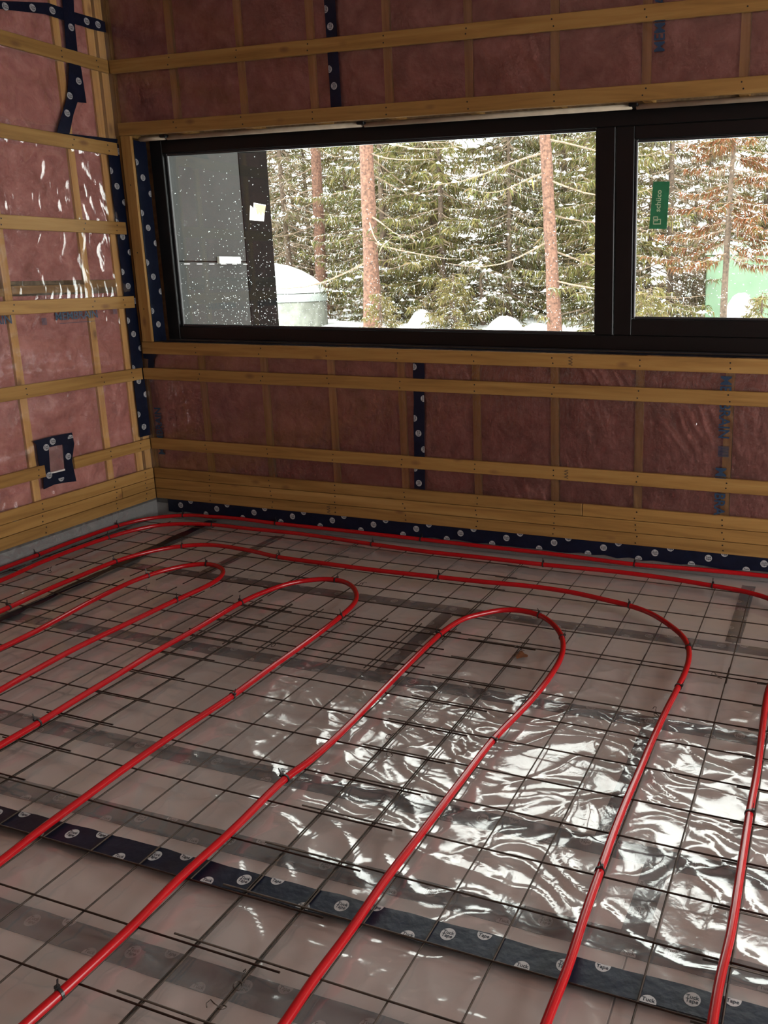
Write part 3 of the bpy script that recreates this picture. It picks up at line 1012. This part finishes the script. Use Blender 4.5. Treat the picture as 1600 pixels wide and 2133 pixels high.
TIES = {
 'P1': [(0.027, -0.823), (0.027, -0.328), (0.237, -0.045), (0.837, -0.034), (1.726, -0.034), (2.852, -0.065)],
 'P2': [(0.133, -0.495), (0.511, -0.149), (1.511, -0.175), (2.436, -0.195), (3.235, -0.225), (3.522, -1.783)],
 'P3': [(0.461, -0.775), (0.484, -1.363), (0.604, -0.492), (1.173, -0.485), (2.041, -0.497), (2.935, -0.555), (3.229, -0.877), (3.241, -1.182), (3.210, -2.098)],
 'P4': [(0.762, -0.890), (0.915, -0.675), (1.095, -1.083)],
 'P5': [(1.397, -2.007), (1.376, -1.026), (1.614, -0.668), (1.856, -1.027), (1.857, -1.680)],
 'P6': [(2.300, -2.019), (2.307, -1.056), (2.613, -0.761), (2.764, -0.941), (2.771, -1.671), (2.304, -2.749)]}
PLAB = {
 'P1': 'outermost red heating pipe hugging both walls along the floor edge',
 'P2': 'second red heating pipe from the walls, bending out at the right edge',
 'P3': 'long red pipe sweeping round all three loops with a wide right bend',
 'P4': 'smallest red pipe loop at the left, nearest the corner',
 'P5': 'middle red pipe loop between the small left loop and the right loop',
 'P6': 'right red pipe loop nearest the viewer, beside the wide bend'}


def resample(pts, ds=.02, sm=2):
    P = np.array(pts, float)
    out = []
    for i in range(len(P) - 1):
        p0, p1, p2, p3 = P[max(i - 1, 0)], P[i], P[i + 1], P[min(i + 2, len(P) - 1)]
        n_ = max(2, int(np.linalg.norm(p2 - p1) / ds))
        # centripetal-ish: limit tangents to segment length
        L = np.linalg.norm(p2 - p1)
        t1 = (p2 - p0) / (np.linalg.norm(p2 - p0) + 1e-9) * L
        t2 = (p3 - p1) / (np.linalg.norm(p3 - p1) + 1e-9) * L
        for k in range(n_):
            t_ = k / n_
            h00, h10, h01, h11 = 2 * t_ ** 3 - 3 * t_ ** 2 + 1, t_ ** 3 - 2 * t_ ** 2 + t_, -2 * t_ ** 3 + 3 * t_ ** 2, t_ ** 3 - t_ ** 2
            out.append(h00 * p1 + h10 * t1 + h01 * p2 + h11 * t2)
    out.append(P[-1])
    Q = np.array(out)
    for _ in range(sm):
        Q[1:-1] = .25 * Q[:-2] + .5 * Q[1:-1] + .25 * Q[2:]
    return Q


def sweep(name, Q, r, mat, parent=None, n=14):
    T = np.gradient(Q, axis=0)
    T /= np.linalg.norm(T, axis=1)[:, None]
    up = np.array([0, 0, 1.])
    A = np.cross(T, up)
    A /= np.linalg.norm(A, axis=1)[:, None]
    B = np.cross(A, T)
    a = np.arange(n) * 2 * np.pi / n
    rr = np.broadcast_to(np.asarray(r, float), (len(Q),))
    V = Q[:, None] + rr[:, None, None] * (np.cos(a)[None, :, None] * A[:, None] + np.sin(a)[None, :, None] * B[:, None])
    F = []
    for i in range(len(Q) - 1):
        for k in range(n):
            F.append((i * n + k, i * n + (k + 1) % n, (i + 1) * n + (k + 1) % n, (i + 1) * n + k))
    F += [tuple(range(n - 1, -1, -1)), tuple(range((len(Q) - 1) * n, len(Q) * n))]
    return mesh(name, V.reshape(-1, 3), F, mat, parent, True)


def tie_mesh():
    v, f = [], []
    n = 14
    for r, x in ((PR + .0022, -.0028), (PR + .0022, .0028), (PR + .0002, .0028), (PR + .0002, -.0028)):
        v += [(x, r * math.cos(2 * math.pi * i / n), r * math.sin(2 * math.pi * i / n)) for i in range(n)]
    for a in range(4):
        b = (a + 1) % 4
        f += [(a * n + i, a * n + (i + 1) % n, b * n + (i + 1) % n, b * n + i) for i in range(n)]
    for b in ((-.0042, .0042, .004, .0115, .0095, .0165), (-.0016, .0016, .006, .0075, .016, .034)):
        n0 = len(v)
        v += boxdata(*b)
        f += [tuple(i + n0 for i in q) for q in BOXF]
    me = bpy.data.meshes.new('zip_tie')
    me.from_pydata(v, [], f)
    me.materials.append(TIE)
    return me


ZT = tie_mesh()
for key, pts in PIPES.items():
    P3_ = [(p[0], p[1], p[2] if len(p) > 2 else ZP) for p in pts]
    # run the open ends on, out of the picture, parallel to the side wall
    x, y, z = P3_[0]
    P3_ = [(x, -4.75, ZP), (x, y - .6, ZP)] + P3_ if y < -.5 else P3_
    if key != 'P1':
        x, y, z = P3_[-1]
        P3_ = P3_ + [(x, y - .6, ZP), (x, -4.75, ZP)]
    Q = resample(P3_)
    o = sweep('heating_pipe', Q, PR, RED)
    tag(o, PLAB[key], 'pipe', 'red floor heating pipes')
    for (tx, ty) in TIES[key]:
        i = int(np.argmin((Q[:, 0] - tx) ** 2 + (Q[:, 1] - ty) ** 2))
        i = min(max(i, 1), len(Q) - 2)
        d_ = Q[i + 1] - Q[i - 1]
        inst('zip_tie', ZT, o, Q[i], (rn.uniform(-.5, .5), 0, math.atan2(d_[1], d_[0]) + rn.uniform(-.15, .15)))

# ------------------------------------------------------------------ OUTSIDE
# snowy ground
gx, gy = np.meshgrid(np.arange(-40, 46, .5), np.arange(-40, 60, .5), indexing='ij')
gz = -.25 + .50 * np.clip((gy - 3) / 6.5, 0, 1) ** 1.5 + .10 * perlin(gx * .35, gy * .35, 501) + .05 * perlin(gx * 1.1, gy * 1.1, 502)
gz = np.where((gx > -1.2) & (gx < 7.4) & (gy < 1.4) & (gy > -7.6), np.minimum(gz, -.34), gz)
ground = mesh('ground', np.stack([gx, gy, gz], -1).reshape(-1, 3), gridfaces(gx.shape[0], gx.shape[1]), SNOW, None, True)
tag(ground, 'snow covered ground outside the window', 'snow', kind='structure')


def gh(x, y):
    i, j = int(round((x + 40) / .5)), int(round((y + 40) / .5))
    return float(gz[i, j])


# dark clad wing of the house, seen through the fixed pane
wing = empty('house_wing', (-.6, .75, -.3))
tag(wing, 'dark grey clad house wing projecting outside the window at left', 'building')
WINGP = plain('dark_metal_cladding', (.026, .0265, .026), .6, noise=.12, nscale=3, spec=.06)
WINGT = plain('black_fade_and_joint', (.0018, .0016, .0014), .7, noise=.2, spec=.03)  # black for the joint and for the painted fade of the siding's reflection


def wpart(name, b, mat, bev=.002):
    o = box(name, b, mat, wing, bev)
    o.matrix_parent_inverse = Matrix.Translation((.6, -.75, .3))
    return o


wpart('cladding_panel', (-1.2, 0.0, .205, .985, -.3, 1.455), WINGP)
wpart('cladding_panel', (-1.2, 0.0, .205, .985, 1.462, 3.6), WINGP)
wpart('reflection_fade_band', (-1.2, 0.004, .986, 1.28, -.3, 3.6), WINGT)  # dark end of the siding, its fading reflection painted as a black band
wpart('joint_backing', (-1.19, -.004, .21, .98, 1.455, 1.462), WINGT, 0)
WHITE = plain('white_paper', (.75, .75, .72), .8, noise=.1)
KRAFT = plain('kraft_paper', (.42, .30, .14), .85, noise=.15)
for k in range(7):
    y = .30 + .108 * k
    wpart('white_dash', (.0, .003, y, y + .045, 1.4415, 1.4455), WHITE, 0)  # short white dashes just below the panel joint
wpart('white_block', (.0, .02, .70, .905, 1.447, 1.490), plain('pale_metal', (.45, .48, .48), .35, noise=.25, nscale=9))
paper = [(1.042, 1.727), (1.19, 1.726), (1.205, 1.78), (1.225, 1.834), (1.10, 1.84), (1.09, 1.80), (1.075, 1.815), (1.06, 1.82)]
po = flatpoly('torn_label', paper, .005, 0, WHITE, wing, .003)
po.matrix_parent_inverse = Matrix.Translation((.6, -.75, .3))
kp = flatpoly('kraft_layer', [(1.105, 1.835), (1.22, 1.828), (1.20, 1.775), (1.18, 1.79), (1.165, 1.76), (1.15, 1.785), (1.13, 1.765)], .0085, 0, KRAFT, po, .002)


# trees --------------------------------------------------------------
def strips_mesh(name, A, B, W, colr, mat):
    """thin needle-clad twig strips from A to B with width vectors W, three-point bent"""
    n_ = len(A)
    Mid = (A + B) / 2 + np.stack([np.zeros(n_), np.zeros(n_), .12 * np.linalg.norm(B - A, axis=1)], 1)
    V = np.stack([A - W * .5, A + W * .5, Mid - W, Mid + W, B], 1).reshape(-1, 3)
    i = np.arange(n_)[:, None] * 5
    q = np.concatenate([i, i + 1, i + 3, i + 2], 1).tolist()
    t_ = np.concatenate([i + 2, i + 3, i + 4], 1).tolist()
    F = [None] * (2 * n_)
    F[0::2] = q
    F[1::2] = t_
    me = bpy.data.meshes.new(name)
    me.from_pydata(V.tolist(), [], F)
    at = me.attributes.new('tone', 'FLOAT_COLOR', 'FACE')
    c = np.repeat(np.concatenate([colr, np.ones((n_, 1))], 1), 2, 0)
    at.data.foreach_set('color', c.ravel())
    me.materials.append(mat)
    return me


def make_tree(seed, H, rb, palette, L0, zlow, nb, per=70, bare=.2, snow=.3, barkm=None, droop=.35, taper=.45, fine=1.):
    rs = np.random.RandomState(seed)
    As, Bs, Ws, Cs = [], [], [], []
    tv, tf = [], []
    sv, sf = [], []
    ico = [(0, 0, 1), (.9, 0, .1), (.28, .85, .1), (-.72, .53, .1), (-.72, -.53, .1), (.28, -.85, .1), (0, 0, -.45)]
    icf = [(0, 1, 2), (0, 2, 3), (0, 3, 4), (0, 4, 5), (0, 5, 1), (6, 2, 1), (6, 3, 2), (6, 4, 3), (6, 5, 4), (6, 1, 5)]

    def tube(pts, r0, r1, n_=4):
        b0 = len(tv)
        m_ = len(pts)
        for i, p in enumerate(pts):
            r_ = r0 + (r1 - r0) * i / (m_ - 1)
            d_ = pts[min(i + 1, m_ - 1)] - pts[max(i - 1, 0)]
            a = np.cross(d_, [.3, .2, 1.]); a /= np.linalg.norm(a) + 1e-9
            b = np.cross(d_, a); b /= np.linalg.norm(b) + 1e-9
            for k in range(n_):
                t_ = 2 * np.pi * k / n_
                tv.append(p + r_ * (a * np.cos(t_) + b * np.sin(t_)))
        for i in range(m_ - 1):
            for k in range(n_):
                tf.append((b0 + i * n_ + k, b0 + i * n_ + (k + 1) % n_, b0 + (i + 1) * n_ + (k + 1) % n_, b0 + (i + 1) * n_ + k))
    pal = np.array(palette)
    for j in range(nb):
        z = zlow + (H - zlow) * (j + rs.rand()) / nb
        ph = rs.rand() * 2 * np.pi
        L = max(.35, L0 * (1 - z / H) ** taper * rs.uniform(.65, 1.15))
        dirv = np.array([np.cos(ph), np.sin(ph), 0])
        side = np.array([-np.sin(ph), np.cos(ph), 0])
        s = np.linspace(0, 1, 7)
        pts = np.array([[0, 0, z]]) + dirv * (L * s)[:, None] + side * (rs.uniform(-.1, .1) * L * s ** 2)[:, None]
        pts[:, 2] += -droop * L * s + .18 * L * s ** 3 + .08 * L * np.sin(s * 5 + rs.rand() * 6) * .3
        tube(pts, .006 + .010 * L * .6, .003)
        isbare = rs.rand() < bare
        n_ = int(per * (.25 if isbare else 1) * (.4 + .6 * L / L0))
        t_ = .12 + .88 * rs.rand(n_) ** .8
        fi = t_ * 6
        i0 = np.minimum(fi.astype(int), 5)
        fr = (fi - i0)[:, None]
        A = pts[i0] * (1 - fr) + pts[i0 + 1] * fr
        sg = np.where(rs.rand(n_) < .5, -1., 1.)
        ln = fine * (.10 + .26 * rs.rand(n_)) * (1.15 - .5 * t_)
        out = side[None] * (sg * rs.uniform(.3, 1., n_))[:, None] + dirv[None] * rs.uniform(.1, .8, n_)[:, None]
        out[:, 2] = rs.uniform(-1.5, .1, n_)
        out /= np.linalg.norm(out, axis=1)[:, None]
        B = A + out * ln[:, None]
        wv = np.cross(out, rs.randn(n_, 3))
        wv /= np.linalg.norm(wv, axis=1)[:, None]
        wd = fine * rs.uniform(.006, .017, n_) * (.35 if isbare else 1)
        cidx = rs.choice(len(pal), n_)
        c = pal[cidx] * rs.uniform(.45, 1.2, n_)[:, None]
        if isbare: c = np.tile(np.array([.21, .15, .10]), (n_, 1)) * rs.uniform(.6, 1.5, n_)[:, None]
        As.append(A); Bs.append(B); Ws.append(wv * wd[:, None]); Cs.append(np.clip(c, 0, 1))
        # snow lying along the branch
        if rs.rand() < snow * 1.2:
            for q in range(rs.randint(2, 7)):
                t2 = rs.uniform(.2, 1)
                ii = min(int(t2 * 6), 5)
                p = pts[ii] + (pts[ii + 1] - pts[ii]) * (t2 * 6 - ii) + side * rs.uniform(-.12, .12) * L
                a_, b_, c_ = rs.uniform(.03, .10), rs.uniform(.03, .07), rs.uniform(.02, .05)
                b0 = len(sv)
                for (x, y, zz) in ico:
                    k = 1 + .35 * rs.randn()
                    sv.append(p + dirv * x * a_ * k + side * y * b_ * k + np.array([0, 0, zz * c_ - .18 * abs(x) * a_]))
                sf += [tuple(b0 + i for i in f_) for f_ in icf]
        # fine snow flecks on twigs
        nf = int(n_ * snow * 1.3)
        if nf:
            pick = rs.randint(0, n_, nf)
            As.append(A[pick] + [0, 0, .012]); Bs.append(A[pick] + out[pick] * ln[pick][:, None] * .7 + [0, 0, .012])
            Ws.append(np.cross(out[pick], [0, 0, 1.]) * rs.uniform(.006, .016, nf)[:, None])
            Cs.append(np.full((nf, 3), .86))
    fol = strips_mesh('foliage', np.concatenate(As), np.concatenate(Bs), np.concatenate(Ws), np.concatenate(Cs), NEEDLE)
    br = bpy.data.meshes.new('branches')
    br.from_pydata([tuple(map(float, v_)) for v_ in tv], [], tf)
    br.materials.append(TWIG)
    sn = bpy.data.meshes.new('snow_clumps')
    sn.from_pydata([tuple(map(float, v_)) for v_ in sv], [], sf)
    sn.materials.append(SNOW)
    # trunk
    n_ = 12
    zz = np.linspace(-.5, H, 26)
    rad = rb * (1 - np.clip(zz, 0, H) / H) ** .8 + .012
    rad[:3] *= [1.25, 1.2, 1.1]
    V = [(r_ * math.cos(2 * math.pi * k / n_) * (1 + .05 * rs.randn()) + .03 * math.sin(z_ * .7 + seed), r_ * math.sin(2 * math.pi * k / n_) * (1 + .05 * rs.randn()), z_) for z_, r_ in zip(zz, rad) for k in range(n_)]
    F = [(i * n_ + k, i * n_ + (k + 1) % n_, (i + 1) * n_ + (k + 1) % n_, (i + 1) * n_ + k) for i in range(25) for k in range(n_)]
    tr = bpy.data.meshes.new('trunk')
    tr.from_pydata(V, [], F)
    tr.materials.append(barkm or BARKD)
    tr.polygons.foreach_set('use_smooth', [True] * len(tr.polygons))
    return tr, br, fol, sn


def plant(name, parts, loc, rz, sc, label, group=None, tilt=0.):
    o = empty(name, loc)
    o.rotation_euler = (0, tilt, rz)
    o.scale = (sc, sc, sc)
    tag(o, label, 'tree', group)
    for nm, me in zip(('trunk', 'branches', 'foliage', 'snow_clumps'), parts):
        if len(me.polygons) == 0: continue
        q = inst(nm, me, o)
        if nm in ('foliage', 'snow_clumps', 'branches'): q['kind'] = 'stuff'
    return o


GRN = [(.11, .12, .045), (.17, .165, .06), (.22, .19, .075), (.085, .095, .045), (.20, .15, .09)]
OLV = [(.21, .185, .075), (.24, .205, .08), (.16, .15, .055), (.20, .145, .08)]
RST = [(.24, .085, .04), (.28, .12, .06), (.17, .075, .045), (.18, .13, .06), (.14, .12, .05)]
BRN = [(.19, .14, .10), (.14, .115, .07), (.25, .20, .14), (.13, .13, .055)]
VA = [make_tree(601, 6.8, .07, GRN, 2.0, .0, 150, 120, .15, .28),
      make_tree(602, 6.2, .06, OLV + GRN[:2], 1.9, .0, 140, 120, .2, .20),
      make_tree(603, 6.8, .07, BRN, 2.0, .1, 145, 110, .4, .24),
      make_tree(604, 6.0, .06, GRN + BRN[:2], 1.8, .0, 140, 120, .2, .5)]
GRP = 'snow dusted conifers of the forest outside'
PINE1 = make_tree(611, 14, .15, BRN + GRN[:2], 2.6, 1.0, 46, 40, .6, .25, BARK)
PINE2 = make_tree(612, 14, .11, OLV + GRN[:2], 2.4, 1.0, 44, 60, .45, .2, BARK)
RUST = make_tree(613, 4.6, .05, RST, 1.5, 1.35, 80, 260, .15, .15, BARKD, .35, .5, .62)
plant('pine_tree', PINE1, (-4.86, 11, .25), 1.2, 1, 'pine with a thick reddish trunk right of the domed tank', None, .03)
plant('pine_tree', PINE2, (-1.03, 11, .22), 2.9, 1, 'pine with a slim leaning reddish trunk near the window mullion', None, .07)
plant('rusty_conifer', RUST, (2.10, 10.2, .2), .5, 1, 'small conifer with rust red needles in front of the green box', None, .02)
plant('pine_tree', PINE1, (-8.2, 14.5, .2), 4.0, .95, 'brown trunked pine rising behind the domed tank')
rt = random.Random(21)
spots = []
for yrow, stepx, jit in ((13.0, 1.8, .4), (14.8, 1.9, .6), (17.0, 2.0, .6), (19.5, 2.2, .7), (22.5, 2.6, .9)):
    xl = 3.6 - .80 * (yrow + 3.7) - 1.5
    x = xl
    while x < 6.0 + (yrow - 13) * .25:
        px_, py_ = x + rt.uniform(-jit, jit), yrow + rt.uniform(-.7, .7)
        x += stepx
        if yrow < 14 and px_ > .4: continue
        if 0.5 < px_ < 5.2 and py_ < 15.6: continue
        if px_ < -6.4 and py_ < 13.6: continue
        spots.append((px_, py_))
for k, (x, y) in enumerate(spots):
    v_ = rt.randrange(4)
    plant('spruce_tree', VA[v_], (x, y, gh(x, y) - .05), rt.uniform(0, 6.28), rt.uniform(.85, 1.1),
          ('dark green snow dusted conifer in the forest outside the window', 'olive green conifer with little snow in the forest outside', 'brown twiggy half bare conifer in the forest outside', 'heavily snow laden conifer in the forest outside the window')[v_], GRP, rt.uniform(-.03, .03))
SHR = make_tree(621, 1.5, .03, OLV, 1.0, .05, 40, 60, .1, .15)
SHR2 = make_tree(622, 1.3, .03, GRN + BRN, 1.0, .05, 40, 60, .25, .9)
for x, y, me, sc, lab in ((-3.2, 11.3, SHR, .75, 'yellow green bush right of the thick pine trunk'),
                          (-4.2, 10.2, SHR, .55, 'low yellowish bush at the foot of the thick pine'),
                          (-2.9, 12.0, SHR2, 1.1, 'snow laden young conifer in the middle of the large pane'),
                          (1.0, 9.6, SHR, .62, 'olive bush left of the green box'),
                          (2.75, 9.3, SHR, .55, 'golden bush in front of the green box'),
                          (-5.5, 12.3, SHR2, 1.0, 'snowy twiggy bush beside the domed tank'),
                          (-.2, 12.2, SHR2, .9, 'brushy snow flecked shrub right of the slim pine')):
    q = plant('bush', me, (x, y, gh(x, y) - .05), x * 3, sc, lab)
    q['category'] = 'bush'


# snow covered mounds
def mound(x, y, rx, ry, h_, seed, label):
    nu, nv = 24, 10
    V, F = [], []
    z0 = gh(x, y) - .08
    for j in range(nv):
        ph = j / (nv - 1) * math.pi / 2
        for i in range(nu):
            th = 2 * math.pi * i / nu
            k = 1 + .4 * float(perlin(np.array([2.2 * math.cos(th) + seed]), np.array([2.2 * math.sin(th) + j * .3]), seed)[0])
            V.append((rx * math.cos(th) * math.cos(ph) * k, ry * math.sin(th) * math.cos(ph) * k, h_ * math.sin(ph) ** .9 * (1 + (1 - k) * math.cos(ph))))
    for j in range(nv - 1):
        for i in range(nu):
            F.append((j * nu + i, j * nu + (i + 1) % nu, (j + 1) * nu + (i + 1) % nu, (j + 1) * nu + i))
    o = mesh('snow_mound', V, F, SNOW, None, True)
    o.location = (x, y, z0)
    tag(o, label, 'snow mound', 'snow covered mounds at the forest edge')


mound(-3.95, 11.4, .26, .3, .45, 1, 'pointed snow mound between the thick pine and yellow bush')
mound(-2.1, 11.2, .36, .4, .38, 2, 'rounded snow mound left of the slim pine trunk')
mound(-1.55, 11.5, .3, .3, .24, 3, 'low snow mound beside the slim pine trunk')
mound(2.25, 11.5, .35, .3, .85, 4, 'snow heap leaning on the green box')

# domed tank
tank = empty('domed_tank', (-7.75, 11.6, .12))
tag(tank, 'pale tank with a thick dome of snow beside the dark wing', 'tank')
TANKM = plain('weathered_concrete', (.22, .23, .20), .85, noise=.3, nscale=6)
RIMM = plain('pale_green_rim', (.36, .40, .38), .6, noise=.15)


def lathe(name, prof, mat, parent, n_=40, p=2.6, sy=.9):
    V, F = [], []
    for r_, z_ in prof:
        for i in range(n_):
            t_ = 2 * math.pi * i / n_
            c, s_ = math.cos(t_), math.sin(t_)
            q = (abs(c) ** p + abs(s_) ** p) ** (-1 / p)
            V.append((r_ * q * c, sy * r_ * q * s_, z_))
    for j in range(len(prof) - 1):
        for i in range(n_):
            F.append((j * n_ + i, j * n_ + (i + 1) % n_, (j + 1) * n_ + (i + 1) % n_, (j + 1) * n_ + i))
    F.append(tuple(range((len(prof) - 1) * n_, len(prof) * n_)))
    return mesh(name, V, F, mat, parent, True)


lathe('tank_body', [(1.22, -.3), (1.22, .62), (1.20, .64), (.8, .64)], TANKM, tank)
lathe('tank_rim', [(1.0, .645), (1.235, .645), (1.245, .66), (1.235, .80), (1.1, .81)], RIMM, tank)
lathe('snow_dome', [(1.1, .815), (1.22, .82), (1.20, .90), (1.10, 1.03), (.95, 1.16), (.75, 1.28), (.5, 1.38), (.25, 1.43), (.05, 1.45)], SNOW, tank)

# green utility box
gb = empty('green_box', (2.6, 14.2, .1))
tag(gb, 'large pale green metal box with a lid behind the rusty conifer', 'container')
GB1 = plain('green_painted_steel', (.125, .20, .125), .5, noise=.15, nscale=2)
GB2 = plain('green_lid', (.19, .27, .20), .5, noise=.12, nscale=3)
o = box('box_body', (-1.25, 1.6, -.7, .7, -.3, 1.55), GB1, gb, .02)
v = [(-1.28, -.73, 1.56), (1.63, -.73, 1.56), (1.63, .73, 1.56), (-1.28, .73, 1.56), (-1.15, -.45, 1.82), (1.5, -.45, 1.82), (1.5, .45, 1.82), (-1.15, .45, 1.82)]
mesh('box_lid', v, BOXF, GB2, gb)
box('panel_seam', (.05, .09, -.715, -.70, -.2, 1.5), BARKD, gb)
box('lid_hinge', (.6, 1.3, -.74, -.72, 1.48, 1.54), BARKD, gb)
